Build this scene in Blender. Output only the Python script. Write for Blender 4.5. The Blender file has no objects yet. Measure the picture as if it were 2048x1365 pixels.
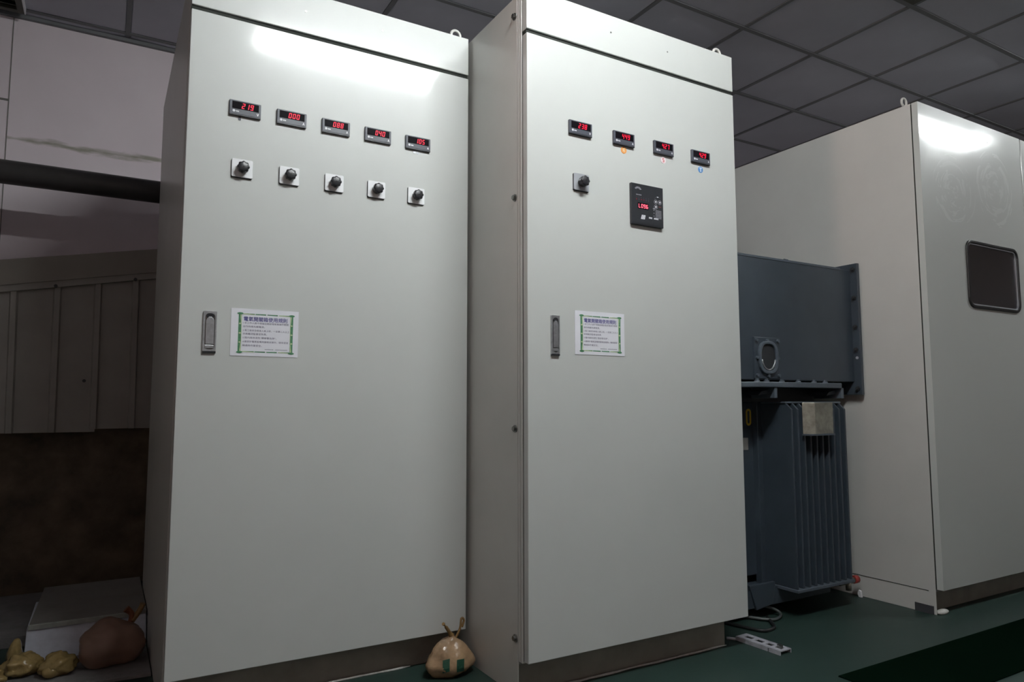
import bpy, math, random
from mathutils import Vector, Matrix, noise

random.seed(7)
scene = bpy.context.scene
COL = scene.collection

# ------------------------------------------------------------------ camera
YAW, PITCH, ROLL = 1.045339, 0.0887526, -0.00095692
FPX, CAM_Z = 1398.74, 0.93412
cam_data = bpy.data.cameras.new('camera')
cam_data.sensor_width = 36.0
cam_data.sensor_fit = 'HORIZONTAL'
cam_data.lens = FPX / 2048 * 36.0
cam_data.clip_start = 0.02
cam = bpy.data.objects.new('camera', cam_data)
COL.objects.link(cam)
F = Vector((math.cos(YAW) * math.cos(PITCH), math.sin(YAW) * math.cos(PITCH), math.sin(PITCH)))
R0 = Vector((math.sin(YAW), -math.cos(YAW), 0))
U0 = R0.cross(F)
Rv = R0 * math.cos(ROLL) + U0 * math.sin(ROLL)
Uv = -R0 * math.sin(ROLL) + U0 * math.cos(ROLL)
M = Matrix((Rv, Uv, -F)).transposed().to_4x4()
M.translation = Vector((0, 0, CAM_Z))
cam.matrix_world = M
scene.camera = cam

# ------------------------------------------------------------------ world and exposure
world = bpy.data.worlds.new('world')
scene.world = world
world.use_nodes = True
world.node_tree.nodes['Background'].inputs[0].default_value = (0.02, 0.02, 0.022, 1)
world.node_tree.nodes['Background'].inputs[1].default_value = 1.0
vs = scene.view_settings
vs.view_transform = 'Standard'
vs.look = 'None'
vs.gamma = 1.0
vs.use_curve_mapping = False
vs.exposure = 0.33
TUBE_STRENGTH = 150.0
WARM_FILL = 56.0     # warm glow of an added, unseen window in the far left wall
TUBE_COLOR = (0.955, 1.0, 0.995)

# ------------------------------------------------------------------ materials
MATS = {}

def mat(name, color, rough=0.5, metal=0.0, coat=0.0, coat_rough=0.1, emit=None, emit_strength=0.0,
        mottle=0.0, mottle_scale=6.0, bump=0.0, bump_scale=60.0, rough_var=0.0, spec=0.5):
    m = bpy.data.materials.new(name)
    m.use_nodes = True
    nt = m.node_tree
    b = nt.nodes['Principled BSDF']
    b.inputs['Base Color'].default_value = (*color, 1)
    b.inputs['Roughness'].default_value = rough
    b.inputs['Metallic'].default_value = metal
    b.inputs['Coat Weight'].default_value = coat
    b.inputs['Coat Roughness'].default_value = coat_rough
    b.inputs['Specular IOR Level'].default_value = spec
    if emit:
        b.inputs['Emission Color'].default_value = (*emit, 1)
        b.inputs['Emission Strength'].default_value = emit_strength
    tc = nt.nodes.new('ShaderNodeTexCoord')
    if mottle > 0:
        n = nt.nodes.new('ShaderNodeTexNoise')
        n.inputs['Scale'].default_value = mottle_scale
        n.inputs['Detail'].default_value = 6
        n.inputs['Roughness'].default_value = 0.6
        nt.links.new(tc.outputs['Object'], n.inputs['Vector'])
        r = nt.nodes.new('ShaderNodeValToRGB')
        r.color_ramp.elements[0].position = 0.3
        r.color_ramp.elements[1].position = 0.7
        r.color_ramp.elements[0].color = (*[c * (1 - mottle) for c in color], 1)
        r.color_ramp.elements[1].color = (*[min(1, c * (1 + mottle)) for c in color], 1)
        nt.links.new(n.outputs['Fac'], r.inputs['Fac'])
        nt.links.new(r.outputs['Color'], b.inputs['Base Color'])
        if rough_var > 0:
            mr = nt.nodes.new('ShaderNodeMapRange')
            mr.inputs['To Min'].default_value = max(0, rough - rough_var)
            mr.inputs['To Max'].default_value = rough + rough_var
            nt.links.new(n.outputs['Fac'], mr.inputs['Value'])
            nt.links.new(mr.outputs['Result'], b.inputs['Roughness'])
    if bump > 0:
        n2 = nt.nodes.new('ShaderNodeTexNoise')
        n2.inputs['Scale'].default_value = bump_scale
        n2.inputs['Detail'].default_value = 4
        nt.links.new(tc.outputs['Object'], n2.inputs['Vector'])
        bp = nt.nodes.new('ShaderNodeBump')
        bp.inputs['Strength'].default_value = bump
        bp.inputs['Distance'].default_value = 0.01
        nt.links.new(n2.outputs['Fac'], bp.inputs['Height'])
        nt.links.new(bp.outputs['Normal'], b.inputs['Normal'])
    MATS[name] = m
    return m

mat('door_paint', (0.605, 0.622, 0.603), 0.42, coat=0.55, coat_rough=0.11, mottle=0.02, mottle_scale=3, bump=0.015, bump_scale=9)
mat('side_paint', (0.62, 0.615, 0.585), 0.42, coat=0.25, coat_rough=0.2, mottle=0.03, mottle_scale=4)
mat('plinth_paint', (0.30, 0.28, 0.24), 0.55, mottle=0.15, mottle_scale=9)
mat('gap_dark', (0.014, 0.017, 0.013), 0.8)
mat('meter_black', (0.022, 0.024, 0.028), 0.35, mottle=0.1, mottle_scale=30)
mat('meter_grey', (0.075, 0.08, 0.10), 0.32)
mat('meter_window', (0.006, 0.005, 0.007), 0.4, spec=0.03)
mat('led_red', (0.3, 0.0, 0.01), 0.5, emit=(1.0, 0.004, 0.050), emit_strength=0.72)
mat('led_dim', (0.1, 0.0, 0.01), 0.5, emit=(1.0, 0.02, 0.05), emit_strength=0.14)
mat('led_pink', (0.4, 0.1, 0.12), 0.5, emit=(1.0, 0.10, 0.16), emit_strength=1.8)
mat('print_white', (0.72, 0.72, 0.76), 0.5)
mat('print_grey', (0.30, 0.30, 0.33), 0.5)
mat('knob_black', (0.02, 0.02, 0.024), 0.38, bump=0.05, bump_scale=200)
mat('plate_white', (0.94, 0.95, 0.97), 0.35)
mat('plate_silver', (0.50, 0.52, 0.56), 0.35, metal=0.4)
mat('chrome', (0.52, 0.54, 0.56), 0.32, metal=0.85, mottle=0.15, mottle_scale=90)
mat('bolt_steel', (0.22, 0.22, 0.21), 0.3, metal=0.9)
mat('paper', (0.84, 0.84, 0.90), 0.55, mottle=0.015, mottle_scale=20)
mat('ink_title', (0.16, 0.15, 0.42), 0.6)
mat('ink_body', (0.22, 0.20, 0.28), 0.6)
mat('ink_foot', (0.40, 0.39, 0.47), 0.6)
mat('bamboo_dark', (0.08, 0.24, 0.12), 0.6, mottle=0.25, mottle_scale=120)
mat('bamboo_light', (0.50, 0.62, 0.36), 0.6, mottle=0.12, mottle_scale=120)
mat('sticker_orange', (0.85, 0.36, 0.10), 0.5)
mat('sticker_cream', (0.85, 0.66, 0.40), 0.5)
mat('sticker_pink', (0.85, 0.74, 0.76), 0.5)
mat('ink_red', (0.62, 0.12, 0.14), 0.5)
mat('sticker_blue', (0.10, 0.28, 0.62), 0.5)
mat('ink_paleblue', (0.62, 0.76, 0.90), 0.5)
mat('tank_paint', (0.038, 0.051, 0.066), 0.45, coat=0.15, coat_rough=0.3, mottle=0.12, mottle_scale=7)
mat('tank_edge', (0.085, 0.105, 0.128), 0.42, mottle=0.1, mottle_scale=20)
mat('tank_inner', (0.02, 0.022, 0.025), 0.6)
mat('galvanised', (0.32, 0.31, 0.26), 0.45, metal=0.5, mottle=0.3, mottle_scale=28)
mat('number_yellow', (0.55, 0.36, 0.03), 0.5)
mat('galv_bright', (0.60, 0.60, 0.66), 0.38, metal=0.35, mottle=0.2, mottle_scale=40)
mat('floor_green', (0.017, 0.037, 0.030), 0.48, mottle=0.10, mottle_scale=2.2, rough_var=0.06, bump=0.03, bump_scale=25)
mat('rubber_mat', (0.0016, 0.0055, 0.0030), 0.95, mottle=0.12, mottle_scale=14, spec=0.0)
mat('concrete', (0.20, 0.195, 0.195), 0.85, mottle=0.2, mottle_scale=10, bump=0.2, bump_scale=60)
mat('sealant', (0.62, 0.61, 0.58), 0.7, mottle=0.2, mottle_scale=60)
mat('ceiling_tile', (0.485, 0.495, 0.56), 0.5, mottle=0.05, mottle_scale=3, bump=0.04, bump_scale=160)
mat('ceiling_bar', (0.19, 0.195, 0.205), 0.6, mottle=0.08, mottle_scale=5)
mat('vent_dark', (0.07, 0.07, 0.055), 0.6)
mat('lamp_white', (0.85, 0.85, 0.85), 0.4)
mat('tube', (0.9, 0.9, 0.9), 0.4, emit=TUBE_COLOR, emit_strength=TUBE_STRENGTH)
mat('tube_dim', (0.9, 0.9, 0.9), 0.4, emit=TUBE_COLOR, emit_strength=TUBE_STRENGTH * 0.47)  # lower emission for the right-hand lamp
mat('warm_fill_glow', (0.8, 0.8, 0.8), 0.5, emit=(1.0, 0.68, 0.57), emit_strength=WARM_FILL)  # glow of the added window, warms the cabinet sides
mat('added_frame', (0.6, 0.6, 0.58), 0.5)
mat('pipe_black', (0.060, 0.056, 0.056), 0.38, mottle=0.15, mottle_scale=6)
mat('sheet_metal', (0.34, 0.315, 0.29), 0.5, mottle=0.08, mottle_scale=5)
mat('sheet_flash', (0.31, 0.28, 0.25), 0.55, mottle=0.06, mottle_scale=4)
mat('brown_board', (0.12, 0.085, 0.055), 0.8, mottle=0.5, mottle_scale=7)
mat('room_wall', (0.37, 0.33, 0.32), 0.75, mottle=0.03, mottle_scale=3)
mat('foam_white', (0.62, 0.65, 0.74), 0.8, mottle=0.08, mottle_scale=40)
mat('carton_grey', (0.24, 0.23, 0.215), 0.8, mottle=0.1, mottle_scale=8)
mat('carton_edge', (0.36, 0.38, 0.35), 0.8, mottle=0.15, mottle_scale=30)
mat('bag_yellow', (0.30, 0.215, 0.085), 0.22, mottle=0.35, mottle_scale=14, bump=0.5, bump_scale=22)
mat('bag_brown', (0.25, 0.15, 0.11), 0.4, mottle=0.12, mottle_scale=9, bump=0.25, bump_scale=16)
mat('bag_tan', (0.36, 0.235, 0.135), 0.2, mottle=0.32, mottle_scale=16, bump=0.5, bump_scale=24)
mat('bag_print', (0.01, 0.06, 0.035), 0.35)
mat('bag_tie', (0.24, 0.14, 0.05), 0.5)
mat('bag_tie_red', (0.20, 0.07, 0.03), 0.5)
mat('cable_grey', (0.07, 0.08, 0.08), 0.45)
mat('rubber_black', (0.012, 0.013, 0.014), 0.4)
mat('angle_dark', (0.05, 0.05, 0.055), 0.5)
mat('valve_red', (0.40, 0.05, 0.04), 0.5)
mat('white_plastic', (0.85, 0.85, 0.88), 0.4)
mat('interior_grey', (0.42, 0.41, 0.40), 0.6)

def wall_material():
    m = mat('back_wall_paint', (0.55, 0.50, 0.50), 0.7)
    nt = m.node_tree
    b = nt.nodes['Principled BSDF']
    tc = nt.nodes.new('ShaderNodeTexCoord')
    sep = nt.nodes.new('ShaderNodeSeparateXYZ')
    nt.links.new(tc.outputs['Object'], sep.inputs[0])
    n = nt.nodes.new('ShaderNodeTexNoise')
    n.inputs['Scale'].default_value = 5.0
    n.inputs['Detail'].default_value = 8
    mp = nt.nodes.new('ShaderNodeMapping')
    mp.inputs['Scale'].default_value = (1.3, 1.0, 6.0)
    nt.links.new(tc.outputs['Object'], mp.inputs['Vector'])
    nt.links.new(mp.outputs['Vector'], n.inputs['Vector'])
    # old leak stain along the board joint at 2.345 m
    d = nt.nodes.new('ShaderNodeMath'); d.operation = 'SUBTRACT'; d.inputs[1].default_value = 2.348
    nt.links.new(sep.outputs['Z'], d.inputs[0])
    a = nt.nodes.new('ShaderNodeMath'); a.operation = 'ABSOLUTE'
    nt.links.new(d.outputs[0], a.inputs[0])
    mr = nt.nodes.new('ShaderNodeMapRange')
    mr.inputs['From Min'].default_value = 0.0
    mr.inputs['From Max'].default_value = 0.042
    mr.inputs['To Min'].default_value = 0.50
    mr.inputs['To Max'].default_value = 0.0
    nt.links.new(a.outputs[0], mr.inputs['Value'])
    add = nt.nodes.new('ShaderNodeMath'); add.operation = 'ADD'
    nt.links.new(mr.outputs[0], add.inputs[0])
    nt.links.new(n.outputs['Fac'], add.inputs[1])
    th = nt.nodes.new('ShaderNodeMapRange')
    th.inputs['From Min'].default_value = 0.76
    th.inputs['From Max'].default_value = 1.05
    nt.links.new(add.outputs[0], th.inputs['Value'])
    gx = nt.nodes.new('ShaderNodeMath'); gx.operation = 'GREATER_THAN'; gx.inputs[1].default_value = -0.517
    nt.links.new(sep.outputs['X'], gx.inputs[0])
    mu = nt.nodes.new('ShaderNodeMath'); mu.operation = 'MULTIPLY'
    nt.links.new(th.outputs[0], mu.inputs[0]); nt.links.new(gx.outputs[0], mu.inputs[1])
    n2 = nt.nodes.new('ShaderNodeTexNoise'); n2.inputs['Scale'].default_value = 2.5; n2.inputs['Detail'].default_value = 6
    nt.links.new(tc.outputs['Object'], n2.inputs['Vector'])
    r = nt.nodes.new('ShaderNodeValToRGB')
    r.color_ramp.elements[0].position = 0.3; r.color_ramp.elements[1].position = 0.7
    r.color_ramp.elements[0].color = (0.87, 0.77, 0.815, 1); r.color_ramp.elements[1].color = (0.93, 0.83, 0.875, 1)
    nt.links.new(n2.outputs['Fac'], r.inputs['Fac'])
    mix = nt.nodes.new('ShaderNodeMixRGB')
    mix.inputs['Color2'].default_value = (0.40, 0.37, 0.31, 1)
    nt.links.new(mu.outputs[0], mix.inputs['Fac'])
    nt.links.new(r.outputs['Color'], mix.inputs['Color1'])
    nt.links.new(mix.outputs['Color'], b.inputs['Base Color'])
wall_material()

def wiped_paint():
    # glossy door with the arcs of old wiping left in the gloss
    m = mat('wiped_paint', (0.60, 0.622, 0.595), 0.42, coat=0.6, coat_rough=0.12, spec=0.5)
    nt = m.node_tree
    b = nt.nodes['Principled BSDF']
    tc = nt.nodes.new('ShaderNodeTexCoord')
    sep = nt.nodes.new('ShaderNodeSeparateXYZ')
    nt.links.new(tc.outputs['Object'], sep.inputs[0])
    def mth(op, a, b_=None):
        q = nt.nodes.new('ShaderNodeMath'); q.operation = op
        for k, v in enumerate((a, b_)):
            if v is None: continue
            if isinstance(v, (int, float)): q.inputs[k].default_value = v
            else: nt.links.new(v, q.inputs[k])
        return q.outputs[0]
    def streaks(cx, cz, seed):
        dx = mth('SUBTRACT', sep.outputs['X'], cx); dz = mth('SUBTRACT', sep.outputs['Z'], cz)
        r = mth('SQRT', mth('ADD', mth('MULTIPLY', dx, dx), mth('MULTIPLY', dz, dz)))
        an = mth('ARCTAN2', dz, dx)
        cb = nt.nodes.new('ShaderNodeCombineXYZ')
        nt.links.new(mth('MULTIPLY', r, 44.0), cb.inputs[0]); nt.links.new(mth('MULTIPLY', an, 1.1), cb.inputs[1]); cb.inputs[2].default_value = seed
        n = nt.nodes.new('ShaderNodeTexNoise'); n.inputs['Scale'].default_value = 1.0; n.inputs['Detail'].default_value = 2; n.inputs['Distortion'].default_value = .8
        nt.links.new(cb.outputs[0], n.inputs['Vector'])
        fade = nt.nodes.new('ShaderNodeMapRange'); fade.inputs['From Min'].default_value = .14; fade.inputs['From Max'].default_value = .34
        fade.inputs['To Min'].default_value = 1; fade.inputs['To Max'].default_value = 0
        nt.links.new(r, fade.inputs['Value'])
        con = nt.nodes.new('ShaderNodeMapRange'); con.inputs['From Min'].default_value = .25; con.inputs['From Max'].default_value = .75
        nt.links.new(n.outputs['Fac'], con.inputs['Value'])
        return mth('MULTIPLY', con.outputs[0], fade.outputs[0])
    st = mth('MAXIMUM', streaks(.27, 1.95, 1.0), streaks(.66, 2.02, 7.0))
    n2 = nt.nodes.new('ShaderNodeTexNoise'); n2.inputs['Scale'].default_value = 5.0; n2.inputs['Detail'].default_value = 5
    nt.links.new(tc.outputs['Object'], n2.inputs['Vector'])
    tot = mth('ADD', mth('MULTIPLY', st, .8), mth('MULTIPLY', n2.outputs['Fac'], .3))
    mr = nt.nodes.new('ShaderNodeMapRange')
    mr.inputs['From Min'].default_value = 0.1; mr.inputs['From Max'].default_value = 1.0
    mr.inputs['To Min'].default_value = 0.06; mr.inputs['To Max'].default_value = 0.42
    nt.links.new(tot, mr.inputs['Value'])
    nt.links.new(mr.outputs[0], b.inputs['Coat Roughness'])
    mr2 = nt.nodes.new('ShaderNodeMapRange')
    mr2.inputs['To Min'].default_value = 0.38; mr2.inputs['To Max'].default_value = 0.62
    nt.links.new(tot, mr2.inputs['Value'])
    nt.links.new(mr2.outputs[0], b.inputs['Roughness'])
wiped_paint()

def glass_material():
    m = bpy.data.materials.new('window_glass')
    m.use_nodes = True
    b = m.node_tree.nodes['Principled BSDF']
    b.inputs['Base Color'].default_value = (0.55, 0.55, 0.62, 1)
    b.inputs['Roughness'].default_value = 0.04
    b.inputs['Transmission Weight'].default_value = 1.0
    b.inputs['IOR'].default_value = 1.5
    MATS['window_glass'] = m
glass_material()

# ------------------------------------------------------------------ mesh builder
class MB:
    def __init__(self):
        self.v = []; self.f = []; self.sm = []
    def add(self, vs_, fs, smooth=False):
        o = len(self.v)
        self.v += [tuple(p) for p in vs_]
        for f in fs:
            self.f.append(tuple(i + o for i in f)); self.sm.append(smooth)
        return self
    def box(self, x0, x1, y0, y1, z0, z1):
        return self.add([(x0, y0, z0), (x1, y0, z0), (x1, y1, z0), (x0, y1, z0), (x0, y0, z1), (x1, y0, z1), (x1, y1, z1), (x0, y1, z1)],
                        [(3, 2, 1, 0), (4, 5, 6, 7), (0, 1, 5, 4), (1, 2, 6, 5), (2, 3, 7, 6), (3, 0, 4, 7)])
    def prism(self, pts, axis, a, b):
        # pts: 2D outline, extruded along axis from a to b
        def P(p, t):
            if axis == 'y': return (p[0], t, p[1])
            if axis == 'x': return (t, p[0], p[1])
            return (p[0], p[1], t)
        n = len(pts)
        vs_ = [P(p, a) for p in pts] + [P(p, b) for p in pts]
        fs = [tuple(range(n)), tuple(range(2 * n - 1, n - 1, -1))]
        fs += [(i, i + n, (i + 1) % n + n, (i + 1) % n) for i in range(n)]
        return self.add(vs_, fs)
    def ring(self, outer, inner, axis, a, b):
        # plate with a hole: outer and inner outlines with the same number of points
        def P(p, t):
            if axis == 'y': return (p[0], t, p[1])
            if axis == 'x': return (t, p[0], p[1])
            return (p[0], p[1], t)
        n = len(outer)
        vs_ = [P(p, a) for p in outer] + [P(p, a) for p in inner] + [P(p, b) for p in outer] + [P(p, b) for p in inner]
        fs = []
        for i in range(n):
            j = (i + 1) % n
            fs += [(i, j, n + j, n + i), (2 * n + i, 3 * n + i, 3 * n + j, 2 * n + j), (i, 2 * n + i, 2 * n + j, j), (n + i, n + j, 3 * n + j, 3 * n + i)]
        return self.add(vs_, fs)
    def cyl(self, c0, c1, r0, r1=None, n=16, smooth=True, caps=True):
        if r1 is None: r1 = r0
        c0 = Vector(c0); c1 = Vector(c1); d = (c1 - c0).normalized()
        u = d.orthogonal().normalized(); w = d.cross(u)
        o = len(self.v)
        vs_ = []
        for c, r in ((c0, r0), (c1, r1)):
            for i in range(n):
                a = 2 * math.pi * i / n
                vs_.append(c + (u * math.cos(a) + w * math.sin(a)) * r)
        self.add(vs_, [(i, (i + 1) % n, (i + 1) % n + n, i + n) for i in range(n)], smooth)
        if caps:
            self.f += [tuple(o + i for i in range(n - 1, -1, -1)), tuple(o + n + i for i in range(n))]
            self.sm += [False, False]
        return self
    def tube(self, pts, r, n=8):
        pts = [Vector(p) for p in pts]
        rr = r if isinstance(r, (list, tuple)) else [r] * len(pts)
        o = len(self.v); vs_ = []
        prev = None
        for i, p in enumerate(pts):
            d = (pts[min(i + 1, len(pts) - 1)] - pts[max(i - 1, 0)]).normalized()
            u = d.orthogonal().normalized() if prev is None else (prev - d * prev.dot(d)).normalized()
            prev = u; w = d.cross(u)
            for k in range(n):
                a = 2 * math.pi * k / n
                vs_.append(p + (u * math.cos(a) + w * math.sin(a)) * rr[i])
        fs = []
        for i in range(len(pts) - 1):
            for k in range(n):
                fs.append((i * n + k, i * n + (k + 1) % n, (i + 1) * n + (k + 1) % n, (i + 1) * n + k))
        self.add(vs_, fs, True)
        self.f += [tuple(o + k for k in range(n - 1, -1, -1)), tuple(o + (len(pts) - 1) * n + k for k in range(n))]
        self.sm += [False, False]
        return self
    def sphere(self, c, rx, ry, rz, nu=12, nv=8):
        vs_ = [(c[0], c[1], c[2] + rz)]
        for j in range(1, nv):
            t = math.pi * j / nv
            for i in range(nu):
                a = 2 * math.pi * i / nu
                vs_.append((c[0] + rx * math.sin(t) * math.cos(a), c[1] + ry * math.sin(t) * math.sin(a), c[2] + rz * math.cos(t)))
        vs_.append((c[0], c[1], c[2] - rz))
        fs = [(0, 1 + i, 1 + (i + 1) % nu) for i in range(nu)]
        for j in range(nv - 2):
            for i in range(nu):
                a = 1 + j * nu
                fs.append((a + i, a + nu + i, a + nu + (i + 1) % nu, a + (i + 1) % nu))
        last = len(vs_) - 1; a = 1 + (nv - 2) * nu
        fs += [(last, a + (i + 1) % nu, a + i) for i in range(nu)]
        return self.add(vs_, fs, True)
    def mesh(self, name, material):
        me = bpy.data.meshes.new(name)
        me.from_pydata(self.v, [], self.f)
        me.materials.append(MATS[material])
        me.polygons.foreach_set('use_smooth', self.sm)
        me.update()
        return me
    def build(self, name, material, parent=None, bevel=0.0, loc=None, fix=True):
        if not self.v:
            return None
        if loc is not None:
            self.v = [(a - loc[0], b - loc[1], c - loc[2]) for a, b, c in self.v]
        me = self.mesh(name, material)
        if fix:
            import bmesh
            bm = bmesh.new(); bm.from_mesh(me)
            bmesh.ops.recalc_face_normals(bm, faces=bm.faces)
            bm.to_mesh(me); bm.free()
        o = bpy.data.objects.new(name, me)
        COL.objects.link(o)
        if loc is not None:
            o.location = loc
        if parent is not None:
            o.parent = parent
            pw = Vector((0, 0, 0)); q = parent
            while q is not None:
                pw += q.location; q = q.parent
            o.location = Vector(o.location) - pw
        if bevel > 0:
            md = o.modifiers.new('bevel', 'BEVEL')
            md.width = bevel; md.segments = 2; md.limit_method = 'ANGLE'; md.angle_limit = math.radians(40)
        return o

def tag(o, label=None, cat=None, group=None, kind=None):
    if label: o['label'] = label
    if cat: o['category'] = cat
    if group: o['group'] = group
    if kind: o['kind'] = kind
    return o

def thing(name, loc, label, cat, group=None):
    o = bpy.data.objects.new(name, None)
    o.empty_display_size = 0.1
    COL.objects.link(o)
    o.location = loc
    return tag(o, label, cat, group)

def rrect(x0, x1, z0, z1, r, n=5):
    pts = []
    for cx, cz, a0 in ((x1 - r, z1 - r, 0), (x0 + r, z1 - r, 90), (x0 + r, z0 + r, 180), (x1 - r, z0 + r, 270)):
        for i in range(n):
            a = math.radians(a0 + 90 * i / (n - 1))
            pts.append((cx + r * math.cos(a), cz + r * math.sin(a)))
    return pts

def ellipse(cx, cz, rx, rz, n=20):
    return [(cx + rx * math.cos(2 * math.pi * i / n), cz + rz * math.sin(2 * math.pi * i / n)) for i in range(n)]

# ------------------------------------------------------------------ the room
ZC = 3.0385
BACK, LEFT, RIGHT, REAR = 4.48, -5.0, 8.0, -2.2
PART = -1.0      # face of the added, unseen partition left of the cabinets
tag(MB().box(LEFT, RIGHT, REAR, BACK, -0.12, 0.0).build('floor', 'floor_green'), 'dark green painted floor in front of the cabinets', kind='structure')
wb = tag(MB().box(LEFT - .1, RIGHT + .1, BACK, BACK + .12, -0.12, ZC + .15).build('wall_back', 'back_wall_paint'),
         'pinkish white painted wall with a stained joint', kind='structure')
MB().box(-0.5185, -0.5145, BACK - .004, BACK, 1.2, ZC).build('joint_strip', 'carton_grey', wb)
MB().box(PART, -0.519, BACK - .005, BACK, 2.55, 2.56).build('joint_strip', 'carton_grey', wb)
WY0, WY1, WZ0, WZ1 = -.30, .30, 1.40, 2.65
def four(y0, y1, z0, z1): return [(y0, z0), (y1, z0), (y1, z1), (y0, z1)]
tag(MB().ring(four(REAR, BACK, -0.12, ZC + .15), four(WY0, WY1, WZ0, WZ1), 'x', LEFT - .12, LEFT).build('wall_left', 'room_wall'), kind='structure')
win = tag(MB().ring(four(WY0, WY1, WZ0, WZ1), four(WY0 + .04, WY1 - .04, WZ0 + .04, WZ1 - .04), 'x', LEFT - .10, LEFT + .01).build('added_window', 'added_frame'), kind='structure')  # added light source out of view, shaped as a window
MB().box(LEFT - .06, LEFT - .02, -.015, .015, WZ0 + .04, WZ1 - .04).build('added_mullion', 'added_frame', win)
for y0, y1 in ((WY0 + .04, -.015), (.015, WY1 - .04)):
    MB().box(LEFT - .05, LEFT - .04, y0, y1, WZ0 + .04, WZ1 - .04).build('window_pane', 'warm_fill_glow', win)  # glowing panes added to throw warm light on the cabinet sides
tag(MB().box(-3.0, -2.88, -.9, 1.36, -0.0, 2.02).build('added_half_wall', 'room_wall'), kind='structure')  # added out of view to cut the warm light low down
tag(MB().box(PART - .12, PART, 1.36, BACK, -0.0, ZC - .002).build('added_partition', 'room_wall'), kind='structure')  # added out of view to keep warm light off the left cabinet
tag(MB().box(RIGHT, RIGHT + .12, REAR, BACK, -0.12, ZC + .15).build('wall_right', 'room_wall'), kind='structure')
tag(MB().box(LEFT - .1, RIGHT + .1, REAR - .12, REAR, -0.12, ZC + .15).build('wall_front', 'room_wall'), kind='structure')
tag(MB().box(LEFT, RIGHT, BACK - .025, BACK, ZC - .022, ZC - .001).build('trim_1', 'ceiling_bar'), kind='structure')

ceil = tag(MB().box(LEFT, RIGHT, REAR, BACK, ZC + .12, ZC + .15).build('ceiling', 'ceiling_bar'), 'dark grey suspended tile ceiling', kind='structure')
GX = [3.0222 + .6 * k for k in range(-14, 10)]
GY = [2.6038 + .6 * k for k in range(-9, 5)]
gx = [LEFT] + [g for g in GX if LEFT + .02 < g < RIGHT - .02] + [RIGHT]
gy = [REAR] + [g for g in GY if REAR + .02 < g < BACK - .02] + [BACK]
bars = []
for g in gx[1:-1]:
    MB().box(g - .012, g + .012, REAR, BACK, ZC - .001, ZC + .03).build('grid_bar', 'ceiling_bar', ceil)
for g in gy[1:-1]:
    MB().box(LEFT, RIGHT, g - .013, g + .013, ZC - .003, ZC + .028).build('grid_bar', 'ceiling_bar', ceil)
LAMPS = [(0.6222, 1.8222), (4.8222, 6.0222)]
LY0, LY1 = 0.2038, 0.8038
VENT = (3.0222, 2.0038 - .6)
tile_meshes = {}
for i in range(len(gx) - 1):
    for j in range(len(gy) - 1):
        x0, x1, y0, y1 = gx[i], gx[i + 1], gy[j], gy[j + 1]
        if abs(x0 - VENT[0]) < .05 and abs(y0 - VENT[1]) < .05:
            continue
        w, h = round(x1 - x0 - .02, 3), round(y1 - y0 - .02, 3)
        if (w, h) not in tile_meshes:
            b = MB()
            # soft board: bevelled rim, face sagging a little towards the middle
            hw, hh, c, n_ = w / 2, h / 2, .006, 6
            grid = []
            for p in range(n_ + 1):
                for q in range(n_ + 1):
                    u_, v_ = -1 + 2 * p / n_, -1 + 2 * q / n_
                    grid.append((u_ * (hw - c), v_ * (hh - c), -.007 * (1 - u_ * u_) * (1 - v_ * v_)))
            b.add(grid, [(p * (n_ + 1) + q, p * (n_ + 1) + q + 1, (p + 1) * (n_ + 1) + q + 1, (p + 1) * (n_ + 1) + q) for p in range(n_) for q in range(n_)], True)
            b.add([(-hw, -hh, .006), (hw, -hh, .006), (hw, hh, .006), (-hw, hh, .006),
                   (-hw + c, -hh + c, 0), (hw - c, -hh + c, 0), (hw - c, hh - c, 0), (-hw + c, hh - c, 0),
                   (-hw, -hh, .02), (hw, -hh, .02), (hw, hh, .02), (-hw, hh, .02)],
                  [(0, 4, 5, 1), (1, 5, 6, 2), (2, 6, 7, 3), (3, 7, 4, 0), (8, 0, 1, 9), (9, 1, 2, 10), (10, 2, 3, 11), (11, 3, 0, 8), (8, 9, 10, 11)])
            tile_meshes[(w, h)] = b.mesh('ceiling_tile', 'ceiling_tile')
        o = bpy.data.objects.new('ceiling_tile', tile_meshes[(w, h)])
        COL.objects.link(o)
        o.location = ((x0 + x1) / 2, (y0 + y1) / 2, ZC + .001 + random.uniform(0, .002))
        o.parent = ceil

def vent(x0, x1, y0, y1, z, label):
    t = thing('air_vent', ((x0 + x1) / 2, (y0 + y1) / 2, z), label, 'vent')
    MB().ring([(x0, y0), (x1, y0), (x1, y1), (x0, y1)], [(x0 + .03, y0 + .03), (x1 - .03, y0 + .03), (x1 - .03, y1 - .03), (x0 + .03, y1 - .03)], 'z', z, z + .03).build('frame', 'vent_dark', t)
    MB().box(x0 + .01, x1 - .01, y0 + .01, y1 - .01, z + .024, z + .034).build('backing', 'gap_dark', t)
    n = int((y1 - y0 - .06) / .05)
    for k in range(n):
        y = y0 + .04 + k * .05
        MB().prism([(y, z + .004), (y + .004, z + .002), (y + .035, z + .022), (y + .031, z + .024)], 'x', x0 + .03, x1 - .03).build('slat', 'vent_dark', t)
    return t
vent(3.035, 3.61, 1.417, 1.99, ZC - .004, 'dark square air vent in the ceiling above the blue grey transformer')
vt = vent(-0.99, -0.462, 3.82, 4.385, ZC - .034, 'dark air vent in the ceiling over the pinkish wall')
MB().box(-0.4615, -0.456, 3.82, 4.385, ZC - .036, ZC - .001).build('edge_strip', 'plate_white', vt)

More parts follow.
